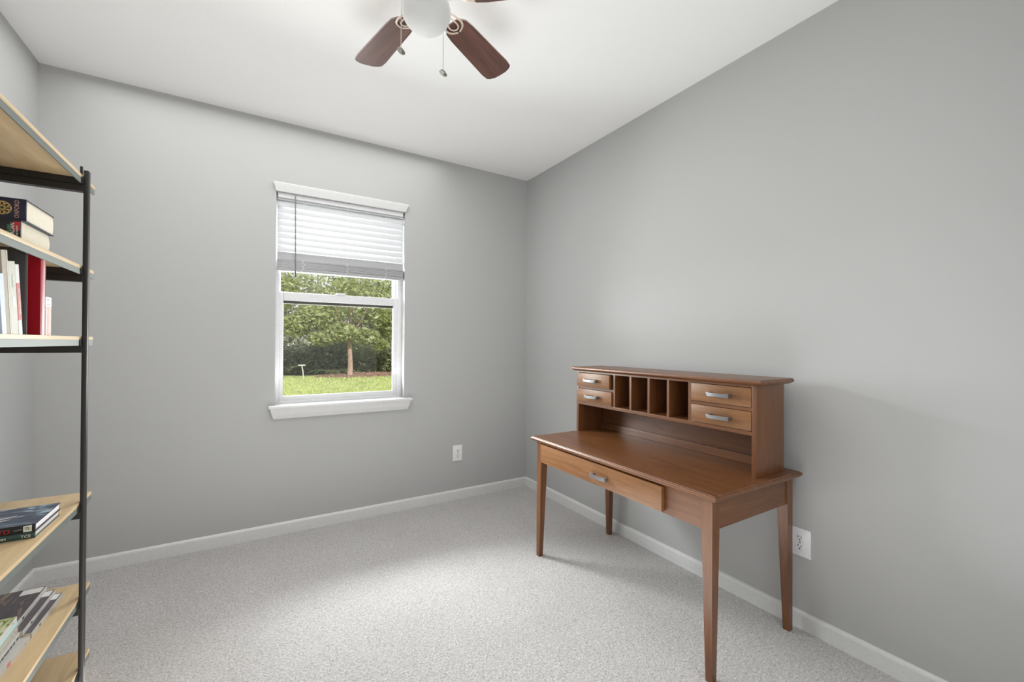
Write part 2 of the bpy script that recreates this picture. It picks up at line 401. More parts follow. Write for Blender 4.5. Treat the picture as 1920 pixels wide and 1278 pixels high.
# ------------------------------------------------------------------ outlets
def outlet(name, label, wall, c, z0, z1, wdt):
    t = thing(name, label, 'outlet', (0, 0, 0))
    zc = (z0+z1)/2; h = (z1-z0)/2; hw = wdt/2
    def B(nm, u0, u1, za, zb, d0, d1, mat, par, bev=0):
        if wall == 'back': return bx(nm, c+u0, c+u1, -d1, -d0, za, zb, mat, par, bev)
        return bx(nm, -d1, -d0, c-u1, c-u0, za, zb, mat, par, bev)
    p = B('cover_plate', -hw, hw, z0, z1, 0, .006, M['plate'], t, .002)
    for s in (-1, 1):
        f = B('socket_face', -.017, .017, zc+s*.0195-.0155, zc+s*.0195+.0155, .006, .0082, M['plate'], t, .001)
        zz = zc+s*.0195
        B('slot', -.008, -.0050, zz+.000, zz+.0095, .0078, .0088, M['slot'], f)
        B('slot', .0050, .0080, zz+.000, zz+.0085, .0078, .0088, M['slot'], f)
        B('slot', -.0028, .0028, zz-.0105, zz-.0050, .0078, .0088, M['slot'], f)
    B('screw', -.003, .003, zc-.003, zc+.003, .006, .0085, M['grey_print'], t)
    return t
outlet('wall_outlet', 'white duplex wall outlet below the window, near the far corner', 'back', -.6725, .311, .4385, .081)
outlet('wall_outlet', 'white duplex wall outlet on the right wall just behind the desk leg', 'right', -2.256, .3215, .4465, .087)

# ------------------------------------------------------------------ writing desk
desk = thing('writing_desk', 'brown wooden writing desk with tapered legs standing against the right wall', 'desk', (-.35, -1.67, 0))
DI = Matrix.Translation((.35, 1.67, 0))
def dp(name, bm, mat, par=None, smooth=False, inv=None):
    o = build(name, bm, mat, None, smooth); o.parent = par or desk
    o.matrix_parent_inverse = (DI if par is None else (inv if inv is not None else Matrix.Identity(4))); return o
TY0, TY1, TX0, TX1, TZ = -2.278, -1.065, -.668, -.028, .7105
bm = bmesh.new()
def ring_in(x0, x1, y0, y1, lv): return [(x0+i, x1-i, y0+i, y1-i, z) for i, z in lv]
rings(bm, ring_in(TX0, TX1, TY0, TY1, [(.014, TZ-.026), (.008, TZ-.0235), (.003, TZ-.018), (.0, TZ-.012), (.0005, TZ-.008), (.003, TZ-.0045), (.007, TZ-.0035), (.008, TZ-.0012), (.0095, TZ)]))
dp('tabletop', bm, M['desk_y'])
def leg_bm(sx, sy):
    # outer corner at origin, leg extends to +sx,+sy ; tapered on the two inner faces
    bm = bmesh.new(); a, b_ = .045, .027
    lv = []
    for z, w_ in ((0, b_), (.565, a), (TZ-.026, a)):
        xs = sorted((0, sx*w_)); ys = sorted((0, sy*w_)); lv.append((xs[0], xs[1], ys[0], ys[1], z))
    rings(bm, lv); return bm
for (x, y, sx, sy) in ((-.645, -1.10, 1, -1), (-.645, -2.250, 1, 1), (-.050, -1.10, -1, -1), (-.050, -2.246, -1, 1)):
    bm = leg_bm(sx, sy); bmesh.ops.translate(bm, verts=bm.verts, vec=(x, y, 0)); dp('leg', bm, M['desk_z'])
bm = bmesh.new(); box(bm, -.637, -.617, -2.205, -1.145, .563, TZ-.026); dp('front_apron', bm, M['desk_y'])
bm = bmesh.new(); box(bm, -.085, -.060, -2.201, -1.145, .563, TZ-.026); dp('back_apron', bm, M['desk_y'])
for y0, y1 in ((-2.241, -2.222), (-1.128, -1.109)):
    bm = bmesh.new(); box(bm, -.600, -.095, y0, y1, .566, TZ-.026); dp('side_apron', bm, M['desk_x'])
def handle_bm(x, yc, zc, w_=.092, out=.028, h=.016):
    # bar pull: two square posts carrying a slightly bowed flat bar
    bm = bmesh.new()
    for s in (-1, 1):
        box(bm, x-out, x, yc+s*w_/2-.007, yc+s*w_/2+.007, zc-h/2-.001, zc+h/2+.001, .0015)
    N = 8; A = []; B = []
    for i in range(N+1):
        t = i/N; yy = yc-w_/2+w_*t; q = .004*math.sin(PI*t)
        A.append((x-out-q-.0015, yy)); B.append((x-out-q+.0055, yy))
    poly_prism(bm, A+B[::-1], zc-h/2, zc+h/2)
    return bm
bm = bmesh.new(); box(bm, -.661, -.640, -2.030, -1.162, .574, .678, .0015); dr = dp('drawer', bm, M['desk_drawer'], smooth=True)
bm = bmesh.new(); box(bm, -.642, -.30, -2.015, -1.175, .585, .665)
dp('drawer_box', bm, M['desk_in'], dr)
dp('handle', handle_bm(-.661, -1.665, .622, .094, .024), M['nickel'], dr, True)

# ------------------------------------------------------------------ hutch standing on the desk
hut = thing('desk_hutch', 'brown wooden desk hutch with four drawers and pigeonholes resting on the desk', 'hutch', (-.20, -1.65, TZ))
DI = Matrix.Translation((.20, 1.65, -TZ))
def hp(name, bm, mat, par=None, smooth=False):
    o = build(name, bm, mat, None, smooth); o.parent = par or hut
    o.matrix_parent_inverse = DI if par is None else Matrix.Identity(4); return o
hx0, hx1 = -.312, -.088; hy0, hy1 = -2.2285, -1.070; HT = 1.1
for y0, y1 in ((hy1-.019, hy1), (hy0, hy0+.019)):
    bm = bmesh.new(); box(bm, hx0, hx1, y0, y1, TZ, HT, .0012); hp('side_panel', bm, M['desk_z'], smooth=True)
iy0, iy1 = hy0+.019, hy1-.019
bm = bmesh.new()
rings(bm, ring_in(-.338, -.070, -2.262, -1.045, [(.016, HT), (.012, HT+.003), (.003, HT+.008), (0, HT+.013), (.001, HT+.019), (.004, HT+.0235), (.006, HT+.025)]))
hp('hutch_top', bm, M['desk_y'])
bm = bmesh.new(); box(bm, -.098, hx1, iy0, iy1, TZ, HT); hp('back_panel', bm, M['desk_y'])
bm = bmesh.new(); box(bm, -.118, -.098, iy0, iy1, TZ, .750, .0015); hp('back_rail', bm, M['desk_y'])
bm = bmesh.new(); box(bm, hx0, -.098, iy0, iy1, .886, .903, .0012); hp('shelf', bm, M['desk_y'])
bm = bmesh.new(); box(bm, hx0+.001, -.098, iy0, iy1, 1.090, HT); hp('top_rail', bm, M['desk_y'])
for y in (-1.401, -1.528, -1.656, -1.781, -1.908):
    bm = bmesh.new(); box(bm, hx0+.002, -.098, y-.0085 if y in (-1.401, -1.908) else y-.007, y+.0085 if y in (-1.401, -1.908) else y+.007, .903, 1.090); hp('divider', bm, M['desk_z'])
for y0, y1 in ((-1.3925, iy1), (iy0, -1.9165)):
    bm = bmesh.new(); box(bm, hx0+.003, -.098, y0, y1, .989, 1.003); hp('drawer_rail', bm, M['desk_y'])
for (y0, y1, z0, z1, xf, yc) in ((-1.380, -1.0925, 1.005, 1.087, -.328, -1.232), (-1.389, -1.0925, .905, .987, -.319, -1.232),
                             (-2.2075, -1.9185, 1.005, 1.0875, -.3135, -2.068), (-2.2075, -1.9185, .905, .987, -.3135, -2.068)):
    bm = bmesh.new(); box(bm, xf, xf+.018, y0, y1, z0, z1, .001); d = hp('drawer', bm, M['desk_drawer'], smooth=True)
    bm = bmesh.new(); box(bm, xf+.018, -.13, y0+.006, y1-.006, z0+.004, z1-.012); hp('drawer_box', bm, M['desk_in'], d)
    hp('handle', handle_bm(xf, yc, (z0+z1)/2-.001), M['nickel'], d, True)

# ------------------------------------------------------------------ bookcase
XS = -2.644; XB = -2.985; YF = -.980; YN = -1.93
bc = thing('bookcase', 'open bookcase with pale beech shelves on a black metal frame', 'bookcase', (-2.81, -1.45, 0))
DI = Matrix.Translation((2.81, 1.45, 0))
def cp(name, bm, mat, par=None, smooth=False):
    o = build(name, bm, mat, None, smooth); o.parent = par or bc
    o.matrix_parent_inverse = DI if par is None else Matrix.Identity(4); return o
PY = (-1.106, -1.838)       # y of the posts
SHELF = [1.866, 1.542, 1.288, .695, .352, .096]
for zt in SHELF:
    bm = bmesh.new(); box(bm, XB, XS, YN, YF, zt-.0125, zt, .0012); sb = cp('shelf_board', bm, M['beech'], smooth=True)
    bm = bmesh.new()
    box(bm, XS-.004, XS-.0005, YN, YF, zt-.033, zt-.0125); box(bm, XB+.0005, XB+.004, YN, YF, zt-.033, zt-.0125)
    cp('edge_strip', bm, M['edge_metal'], sb)
    for yp in PY:
        bm = bmesh.new()
        box(bm, XB-.004, XS+.004, yp-.014, yp+.014, zt-.058, zt-.034, .001)
        box(bm, XB+.006, XS-.006, yp-.020, yp+.030, zt-.034, zt-.0135)
        cp('cross_rail', bm, M['black'])
        for xf, s in ((XS, 1), (XB, -1)):
            bm = bmesh.new(); box(bm, min(xf-.006*s, xf+.003*s), max(xf-.006*s, xf+.003*s), yp-.028, yp-.010, zt-.034, zt-.010); cp('bracket', bm, M['black'])
for xf, s in ((XS, 1), (XB, -1)):
    for yp in PY:
        bm = bmesh.new(); x0, x1 = sorted((xf+.001*s, xf+.0155*s))
        box(bm, x0, x1, yp-.012, yp+.012, 0, SHELF[0]+.020, .004, 3); cp('post', bm, M['black'], smooth=True)
bm = bmesh.new(); box(bm, XS-.010, XS-.003, PY[0]-.004, PY[0]+.004, SHELF[0], SHELF[0]+.034, .001); cp('rail_pin', bm, M['black'])

# ------------------------------------------------------------------ books
# local frame: spine runs along X, spine face at y=0, thickness Z upward
def book(label, Lx, W, T_, cover, pages, mat4, hard=True, round_fore=0.0, top=None, group=None, name='book', board=.0025):
    r = thing(name, label, 'book', (0, 0, 0), group); r.matrix_world = mat4
    bm = bmesh.new(); bd = board if hard else .0008; ov = .003 if hard else 0.0; h = Lx/2
    box(bm, -h, h, 0, W, 0, bd); box(bm, -h, h, 0, W, T_-bd, T_)
    if hard:
        # slightly rounded spine
        N = 6; prof = [(-.0035*math.sin(PI*i/N), bd*.2+(T_-bd*.4)*i/N) for i in range(N+1)] + [(.003, T_-bd), (.003, bd)]
        extrude_profile(bm, prof, 'x', -h, h)
    else: box(bm, -h, h, 0, .001, bd, T_-bd)
    build('cover', bm, cover, r)
    bm = bmesh.new(); N = 6
    y1 = W-ov
    prof = [(.002, bd), (.002, T_-bd)] + [(y1+round_fore*math.sin(PI*i/N), T_-bd-(T_-2*bd)*i/N) for i in range(N+1)]
    extrude_profile(bm, prof, 'x', -h+ov, h-ov); build('pages', bm, pages, r)
    if top is not None:
        bm = bmesh.new(); box(bm, -h+.0005, h-.0005, .001, W-.0005, T_, T_+.0003); build('cover_picture', bm, top, r)
    return r
def spine_text(r, body, size, mat, x, z, rot=0, sx=1.0, name='spine_lettering', y=-.0042):
    # text lies on the spine face (normal -Y), rot turns it in the plane of the spine
    return text_mesh(name, body, size, mat, r, Matrix.Translation((x, y, z)) @ Matrix.Rotation(PI/2, 4, 'X') @ Matrix.Rotation(rot, 4, 'Z'), sx)
def spine_patch(r, name, x0, x1, z0, z1, mat, y=-.0040):
    bm = bmesh.new(); box(bm, x0, x1, y, y+.003, z0, z1); return build(name, bm, mat, r)
Tr = Matrix.Translation
ROT_X = Matrix.Identity(4)                                   # lying, spine towards the near side
ROT_Y = Matrix.Rotation(PI/2, 4, 'Z')                        # lying, spine towards the room
ROT_S = Matrix(((0, -1, 0, 0), (0, 0, -1, 0), (1, 0, 0, 0), (0, 0, 0, 1)))   # standing, spine towards the room

s2 = SHELF[1]; s3 = SHELF[2]; s4 = SHELF[3]; s5 = SHELF[4]
g = 'thick dictionaries lying on the second shelf'
A = book('navy hardback dictionary with gold emblem lying topmost on the second shelf', .240, .196, .060, M['navy_cover'], M['cream_pages'],
         Tr((-2.654-.120, -1.534, s2+.0562)) @ Matrix.Rotation(math.radians(0), 4, 'Z'), True, .006, group=g)
bm = bmesh.new()      # gold rosette on the spine
cx, cz = .120-.044, .030
def ringz(bm, cx, cz, r0, r1, seg=20, a0=0, a1=2*PI, y=-.0045):
    full = abs(a1-a0-2*PI) < 1e-6
    n_ = seg if full else seg+1
    I = [bm.verts.new((cx+r0*math.cos(a0+(a1-a0)*i/seg), y, cz+r0*math.sin(a0+(a1-a0)*i/seg))) for i in range(n_)]
    O = [bm.verts.new((cx+r1*math.cos(a0+(a1-a0)*i/seg), y, cz+r1*math.sin(a0+(a1-a0)*i/seg))) for i in range(n_)]
    for i in range(seg):
        j = (i+1) % n_; bm.faces.new((I[i], I[j], O[j], O[i]))
ringz(bm, cx, cz, .0035, .0055); ringz(bm, cx, cz, .0085, .0100)
for k in range(8):
    a = 2*PI*k/8; ringz(bm, cx+.0125*math.cos(a), cz+.0125*math.sin(a), .0028, .0048, 12)
    ringz(bm, cx+.0070*math.cos(a+.4), cz+.0070*math.sin(a+.4), .0012, .0024, 8)
ringz(bm, cx, cz, .0168, .0182, 28)
build('gold_emblem', bm, M['gold_print'], A)
spine_text(A, 'OXFORD', .0125, M['pink_gold_print'], .120-.0165, .030, PI/2, .95)
B = book('black hardback dictionary with red and green lettering lying under the navy one', .236, .196, .056, M['black_cover'], M['cream_pages'],
         Tr((-2.660-.118, -1.546, s2)), True, .012, group=g)
spine_patch(B, 'red_band', .118-.014, .118-.0008, .026, .050, M['red_print'])
spine_text(B, 'ITALIAN', .0085, M['green_print'], .118-.0215, .026, PI/2, .9)
spine_text(B, 'ITALIAN', .0120, M['white_print'], .118-.0145, .026, PI/2, .9)
spine_text(B, 'DICTIONARY', .0050, M['white_print'], .118-.006, .026, PI/2, .9, y=-.0048)

g = 'books standing on the third shelf'
def lean(y, ang): return Matrix.Rotation(ang, 4, 'X')
def standing(label, x, y, Hh, W, T_, cov, pg, ang=0, hard=True, rf=0.0):
    # y is the far lower corner, the book extends towards the viewer by T_
    m4 = Tr((x, y, s3)) @ Matrix.Rotation(ang, 4, 'X') @ Tr((0, 0, Hh/2)) @ ROT_S
    return book(label, Hh, W, T_, cov, pg, m4, hard, rf, group=g)
red = standing('tall glossy red hardback book standing upright on the third shelf', -2.650, -1.412, .235, .19, .036, M['red_cover'], M['cream_pages'])
sm = standing('small striped book with white label standing beyond the red book', -2.652, -1.362, .116, .13, .046, M['pale_spine'], M['white_pages'], hard=False)
spine_patch(sm, 'label', .030, .0575, .0012, .0450, M['label_white'], -.0008)
for z0 in (.006, .016, .026, .038): spine_patch(sm, 'stripe', -.0578, .030, z0, z0+.0035, M['pink_stripe'], -.0006)
spine_patch(sm, 'label_mark', .047, .053, .018, .034, M['grey_print'], -.0012)
spine_patch(sm, 'label_mark', .034, .0385, .012, .034, M['grey_print'], -.0012)
ch = standing('dark charcoal book standing upright between the red book and the leaning ones', -2.654, -1.528, .236, .21, .010, M['charcoal_cover'], M['cream_pages'])
th = standing('thin leaning white paperback with a red band on its spine', -2.650, -1.560, .187, .13, .021, M['white_cover'], M['white_pages'], math.radians(9.0), False)
spine_patch(th, 'red_band', -.053, .045, .0005, .0205, M['red_print'], -.0006)
spine_text(th, 'ALGORITHMS', .0115, M['label_cream'], -.004, .0105, PI, 1.0, y=-.0009)
wh = standing('thicker ivory paperback with a pale green mark leaning beside the red banded one', -2.648, -1.590, .190, .14, .036, M['ivory_cover'], M['white_pages'], math.radians(8.5), False)
spine_patch(wh, 'green_mark', -.022, .004, .009, .024, M['mint_print'], -.0006)
spine_text(wh, 'THEORY', .010, M['mint_print'], .045, .018, PI, 1.0, y=-.0009)
tn = standing('tan hardback book leaning at the left picture edge on the third shelf', -2.648, -1.6285, .212, .15, .030, M['tan_cover'], M['ivory_cover'], math.radians(8.5), False)
spine_patch(tn, 'cream_edge', -.105, .105, .0005, .0065, M['ivory_cover'], -.0006)
bw = standing('pale blue book leaning against the tan book on the third shelf', -2.646, -1.6605, .150, .13, .022, M['blue_white_cover'], M['white_pages'], math.radians(8.5), False)

g = 'library books lying on the fourth shelf'
C2 = book('dark teal hardback library book lying lowest on the fourth shelf', .244, .190, .0185, M['teal_cover'], M['white_pages'],
          Tr((-2.661-.122, -1.428, s4)), True, 0, group=g)
C1 = book('black hardback library book with starry blue cover lying topmost on the fourth shelf', .246, .194, .0225, M['black_cover'], M['white_pages'],
          Tr((-2.660-.123, -1.430, s4+.0186)), True, 0, top=M['space_picture'], group=g)
spine_text(C1, 'TD', .0170, M['red_print'], .123-.062, .0105, 0, 1.1)
spine_text(C1, 'JOSEPH', .0050, M['grey_print'], .123-.034, .0115, 0, 1.0)
spine_patch(C1, 'spine_label', .123-.0235, .123-.0065, .0035, .0205, M['label_cream'], -.0044)
spine_text(C1, 'TE', .0105, M['dark_print'], .123-.015, .0125, 0, .9, y=-.0048)
spine_text(C2, 'TCE', .0115, M['white_print'], .123-.019, .0085, 0, 1.0)
spine_text(C2, 'MM', .0100, M['white_print'], .123-.066, .0085, 0, 1.0)
for (x, y, l, a) in ((-.01, .07, .07, .45), (.01, .085, .05, .5), (.02, .07, .03, .2), (-.005, .055, .05, .35)):
    bm = bmesh.new(); q = Vector((math.cos(a), math.sin(a), 0)); p = Vector((x, y, .0231))
    tube(bm, [p, p+q*l*.5, p+q*l], [.0012, .0020, .0006], 5, .2); build('cover_streak', bm, M['label_white'], C1)

g = 'comic paperbacks lying on the fifth shelf'
SP = (-.706, )
for i, (lab, xs_, y0, y1, th_) in enumerate((
        ('white spined paperback lying lowest in the stepped stack of three on the fifth shelf', -2.696, -1.322, -1.072, .0170),
        ('white spined paperback in the middle of the stepped stack of three on the fifth shelf', -2.714, -1.330, -1.071, .0155),
        ('white spined paperback with dark swirl cover topmost of the stepped stack of three', -2.736, -1.322, -1.066, .0180))):
    z0 = s5 + sum((.0170, .0155, .0180)[:i])
    b_ = book(lab, y1-y0, .18, th_-.0004, M['white_cover'], M['cream_pages'], Tr((xs_, (y0+y1)/2, z0)) @ Matrix.Rotation(math.radians(.6*(i-1)), 4, 'Z') @ ROT_Y,
              False, 0, top=M['swirl_picture'] if i == 2 else M['purple_grey_cover'], group=g)
    hh = (y1-y0)/2
    spine_patch(b_, 'spine_mark', -hh*.55, -hh*.55+.010, th_*.28, th_*.62, M['dark_print'], -.0006)
    bm = bmesh.new(); box(bm, hh-.045, hh-.006, .004, .055, th_, th_+.0004); build('cover_label', bm, M['label_white'], b_)
g2 = 'paperbacks stacked nearest on the fifth shelf'
zz = s5
for i, (lab, xs_, y1, th_, cov, top) in enumerate((
        ('white paperback with a red circle lying lowest in the nearest fifth shelf stack', -2.700, -1.339, .0165, M['white_cover'], None),
        ('white paperback with dark dashes second lowest in the nearest fifth shelf stack', -2.716, -1.340, .0200, M['white_cover'], None),
        ('white paperback with dotted spine third up in the nearest fifth shelf stack', -2.722, -1.338, .0190, M['ivory_cover'], None),
        ('paperback with green picture cover and teal spine topmost in the nearest fifth shelf stack', -2.722, -1.336, .0290, M['white_cover'], M['green_picture']))):
    b_ = book(lab, .25, .17, th_-.0004, cov, M['cream_pages'], Tr((xs_, y1-.125, zz)) @ Matrix.Rotation(math.radians((-2, 1.0, 0, 1.2)[i]), 4, 'Z') @ ROT_Y, False, 0, top=top, group=g2)
    if i == 3: spine_patch(b_, 'teal_band', -.1249, .1249, .002, .0135, M['teal_band'], -.0006); spine_patch(b_, 'spine_mark', .094, .100, .019, .024, M['grey_print'], -.0006)
    if i == 2:
        for q in (.105, .085): spine_patch(b_, 'spine_mark', q, q+.005, .006, .011, M['grey_print'], -.0006)
    if i == 1:
        for q in (.106, .082, .062, .044, .028, .01, -.01): spine_patch(b_, 'spine_mark', q, q+.013, .003, .009, M['dark_print'], -.0006)
    if i == 0:
        spine_patch(b_, 'spine_mark', .095, .100, .006, .011, M['grey_print'], -.0006)
        spine_patch(b_, 'red_circle', -.005, .012, .002, .0145, M['rose_print'], -.0006)
    zz += th_

# ------------------------------------------------------------------ ceiling fan
FX, FY = -1.590, -1.742
fan = thing('ceiling_fan', 'ceiling fan with dark wooden blades, frosted globe light and two pull chains', 'fan', (FX, FY, H))
FI = Matrix.Translation((-FX, -FY, -H))
def fp(name, bm, mat, par=None, smooth=True):
    o = build(name, bm, mat, None, smooth); o.parent = par or fan
    o.matrix_parent_inverse = FI if par is None else Matrix.Identity(4); return o
bm = bmesh.new(); lathe(bm, [(.066, H), (.066, H-.02), (.058, H-.045), (.05, H-.05)], FX, FY); fp('canopy', bm, M['fan_white'])
bm = bmesh.new(); lathe(bm, [(.05, 2.692), (.108, 2.685), (.118, 2.668), (.118, 2.60), (.108, 2.578), (.07, 2.570)], FX, FY, 40); fp('motor_housing', bm, M['fan_white'])
bm = bmesh.new(); lathe(bm, [(.07, 2.570), (.066, 2.548), (.060, 2.540)], FX, FY, 40); fp('light_fitter', bm, M['fan_white'])
gz, gr = 2.478, .0885
prof = [(.056, 2.542)]
for i in range(3, 17):
    a = math.radians(90-180*i/17.0*1.0); prof.append((gr*math.cos(a)*1.0, gz+gr*(.72 if a > 0 else .88)*math.sin(a)))
prof.append((.004, gz-gr*.885))
bm = bmesh.new(); lathe(bm, prof, FX, FY, 48); fp('light_globe', bm, M['bowl'])
ZB = 2.531
blade_me = None; brk_me = None
for k in range(5):
    ang = math.radians(28.8+72*k)
    MM = Tr((FX, FY, ZB)) @ Matrix.Rotation(ang, 4, 'Z') @ Matrix.Rotation(math.radians(-11), 4, 'X')
    if blade_me is None:
        bm = bmesh.new(); pts = []
        r0, r1 = .145, .514
        pts += [(r0+.004, -.030), (r0+.03, -.050), (r0+.07, -.056)]
        pts += [(r1-.055, -.067), (r1-.018, -.064), (r1-.006, -.052)]
        pts += [(r1+.004*math.cos(a), .0+.040*math.sin(a)) for a in (-.8, 0, .8)]
        pts += [(r1-.006, .052), (r1-.018, .064), (r1-.055, .067), (r0+.07, .056), (r0+.03, .050), (r0+.004, .030)]
        poly_prism(bm, pts, -.003, .003)
        o = fp('blade', bm, M['blade']); blade_me = o.data
        bm = bmesh.new()
        # scrolled bracket: two curved arms closing in a loop under the blade
        for s in (-1, 1):
            tube(bm, [(.085, .010*s, .012), (.115, .018*s, .004), (.145, .033*s, -.006), (.175, .040*s, -.008), (.200, .030*s, -.008), (.215, .004*s, -.008)], [.006, .006, .005, .0045, .0045, .004], 8, .7, 2)
            tube(bm, [(.120, .006*s, -.001), (.150, .016*s, -.007), (.175, .020*s, -.009), (.192, .012*s, -.009), (.196, 0, -.009)], .0035, 8, .8, 2)
        br = build('bracket', bm, M['fan_metal'], o, True); brk_me = br.data; [setattr(v_, 'co', Vector((.085+(v_.co.x-.085)*.84, v_.co.y*.95, v_.co.z))) for v_ in brk_me.vertices]
    else:
        o = link('blade', blade_me, fan); o.matrix_parent_inverse = FI
        br = link('bracket', brk_me, o)
    o.matrix_basis = MM
def chain(x, y, z0, z1, n_):
    bm = bmesh.new(); tube(bm, [(x, y, z0), (x, y, z1)], .0011, 6)
    k = int((z0-z1)/.007)
    for i in range(k):
        zc = z0-(i+.5)*(z0-z1)/k
        bmesh.ops.create_icosphere(bm, subdivisions=1, radius=.0019, matrix=Tr((x, y, zc)))
    c = fp('pull_chain', bm, M['chain'])
    bm = bmesh.new()
    # oval medallion hanging tilted at the end, with a small ball
    bmesh.ops.create_cone(bm, cap_ends=True, segments=20, radius1=.0150, radius2=.0130, depth=.006, matrix=Tr((x, y, z1-.004)) @ Matrix.Rotation(math.radians(28), 4, 'Y') @ Matrix.Rotation(math.radians(8), 4, 'X'))
    bmesh.ops.create_icosphere(bm, subdivisions=2, radius=.0070, matrix=Tr((x+.0075, y-.004, z1-.0115)))
    fp('pull_knob', bm, M['pull'], c)
    return c
for (x, y, zt, z0, z1) in ((-1.668, -1.694, 2.545, 2.545, 2.336), (-1.505, -1.724+.03, 2.545, 2.545, 2.310)):
    chain(x, y, z0, z1, 1)
    bm = bmesh.new(); d = Vector((FX-x, FY-y, 0)); tube(bm, [(x, y, 2.543), (x+d.x*.5, y+d.y*.5, 2.556)], .004, 8); fp('chain_outlet', bm, M['pull'])

# ------------------------------------------------------------------ outdoors
GZ = -.15
struct(bx('lawn_ground', -30, 34, .5, 60, GZ-.3, GZ, M['lawn']), 'sunlit green lawn outside the window')
def leafcloud(bm, n_, blobs, s0, s1, seed, flat=.0):
    rnd = random.Random(seed)
    for _ in range(n_):
        (cx, cy, cz, rx, ry, rz) = rnd.choice(blobs)
        while True:
            p = Vector((rnd.uniform(-1, 1), rnd.uniform(-1, 1), rnd.uniform(-1, 1)))
            if .25 < p.length < 1: break
        p = Vector((cx+p.x*rx, cy+p.y*ry, cz+p.z*rz))
        if p.z < GZ+.02: continue
        s = rnd.uniform(s0, s1)
        u = Vector((rnd.gauss(0, 1), rnd.gauss(0, 1), rnd.gauss(0, 1)*.7)).normalized()
        w_ = u.cross(Vector((rnd.gauss(0, 1), rnd.gauss(0, 1), rnd.gauss(0, 1)))).normalized()
        a = [bm.verts.new(p-u*s), bm.verts.new(p+w_*s*.45), bm.verts.new(p+u*s), bm.verts.new(p-w_*s*.45)]
        bm.faces.new((a[0], a[1], a[2])); bm.faces.new((a[0], a[2], a[3]))
def mesh_fast(name, bm, mat, parent):
    me = bpy.data.meshes.new(name); bm.to_mesh(me); bm.free(); me.materials.append(mat); return link(name, me, parent)
def tree(name, label, x, y, trunk_r, trunk_h, blobs, n_, mat, s0, s1, seed, group=None, cat='tree'):
    t = thing(name, label, cat, (x, y, GZ), group)
    if trunk_r:
        bm = bmesh.new()
        tube(bm, [(0, 0, -.02), (0, 0, .10), (.02, 0, .5), (-.01, 0, 1.1), (.03, 0, trunk_h)], [trunk_r*1.6, trunk_r*1.12, trunk_r, trunk_r*.92, trunk_r*.6], 12)
        for a, l in ((.5, 1.4), (2.4, 1.5), (3.8, 1.2), (5.3, 1.3)):
            tube(bm, [(.0, 0, trunk_h*.55), (l*.5*math.cos(a), l*.5*math.sin(a), trunk_h*.8), (l*math.cos(a), l*math.sin(a), trunk_h*1.15)], [trunk_r*.5, trunk_r*.35, trunk_r*.15], 8)
        build('trunk', bm, M['bark'], t, True)
    bm = bmesh.new(); leafcloud(bm, n_, [(b[0]-x, b[1]-y, b[2]-GZ, b[3], b[4], b[5]) for b in blobs], s0, s1, seed)
    # leafcloud works in local coordinates here
    c = mesh_fast('crown', bm, mat, t); c['kind'] = 'stuff'
    return t
GZ_keep = GZ
tree('lawn_tree', 'leafy green tree with pale pinkish trunk standing in the mulch bed', 1.46, 15.7, .10, 3.0,
     [(1.3, 15.6, 2.9, 1.5, 1.3, .9), (.2, 15.5, 2.35, .85, .9, .6), (-.6, 15.6, 1.95, .6, .7, .45), (2.7, 15.6, 2.5, .9, .9, .65), (3.3, 15.6, 1.85, .55, .7, .4),
      (1.0, 15.2, 1.70, .75, .7, .38), (2.0, 15.4, 1.55, .6, .6, .34), (.3, 15.2, 1.45, .5, .5, .28), (2.6, 15.3, 1.2, .35, .4, .2), (.4, 15.8, 3.9, 1.9, 1.4, 1.0), (2.5, 15.8, 3.9, 1.7, 1.4, 1.0), (-1.2, 15.7, 3.2, .8, .9, .7)],
     10500, M['leaf_bright'], .06, .15, 1)
def shrub(name, label, x, y, r, h, n_, mat, s0, s1, seed, stems=True, group=None, cat='shrub'):
    t = thing(name, label, cat, (x, y, GZ), group)
    bm = bmesh.new(); leafcloud(bm, n_, [(0, 0, h*.5, r, r*.7, h*.52), (r*.4, 0, h*.38, r*.75, r*.6, h*.42), (-r*.45, .1, h*.42, r*.7, r*.6, h*.45)], s0, s1, seed)
    c = mesh_fast('foliage', bm, mat, t); c['kind'] = 'stuff'
    bm = bmesh.new()
    for i in range(5):
        a = i*1.3; tube(bm, [(.05*math.cos(a), .05*math.sin(a), -.02), (r*.3*math.cos(a), r*.2*math.sin(a), h*.4), (r*.5*math.cos(a), r*.3*math.sin(a), h*.75)], [.02, .015, .006], 6)
    build('stems', bm, M['bark'], t)
    return t
shrub('shrub', 'large dark rounded shrub behind the thin garden post', -.15, 18.0, 1.35, 1.30, 4600, M['leaf_dark'], .05, .11, 11)
shrub('shrub', 'tall dark shrub directly left of the pale tree trunk', 1.05, 18.3, .9, 1.7, 3800, M['leaf_dark'], .05, .11, 12)
shrub('shrub', 'olive green shrub right of the pale tree trunk', 3.0, 18.2, 1.25, 1.45, 4200, M['leaf_mid'], .05, .11, 13)
shrub('shrub', 'dark low shrub at the right edge of the window view', 4.5, 18.0, 1.1, 1.5, 3600, M['leaf_dark'], .05, .11, 14)
shrub('shrub', 'olive shrub at the left edge of the window view', -2.2, 17.4, 1.2, 1.7, 3600, M['leaf_mid'], .05, .11, 15)
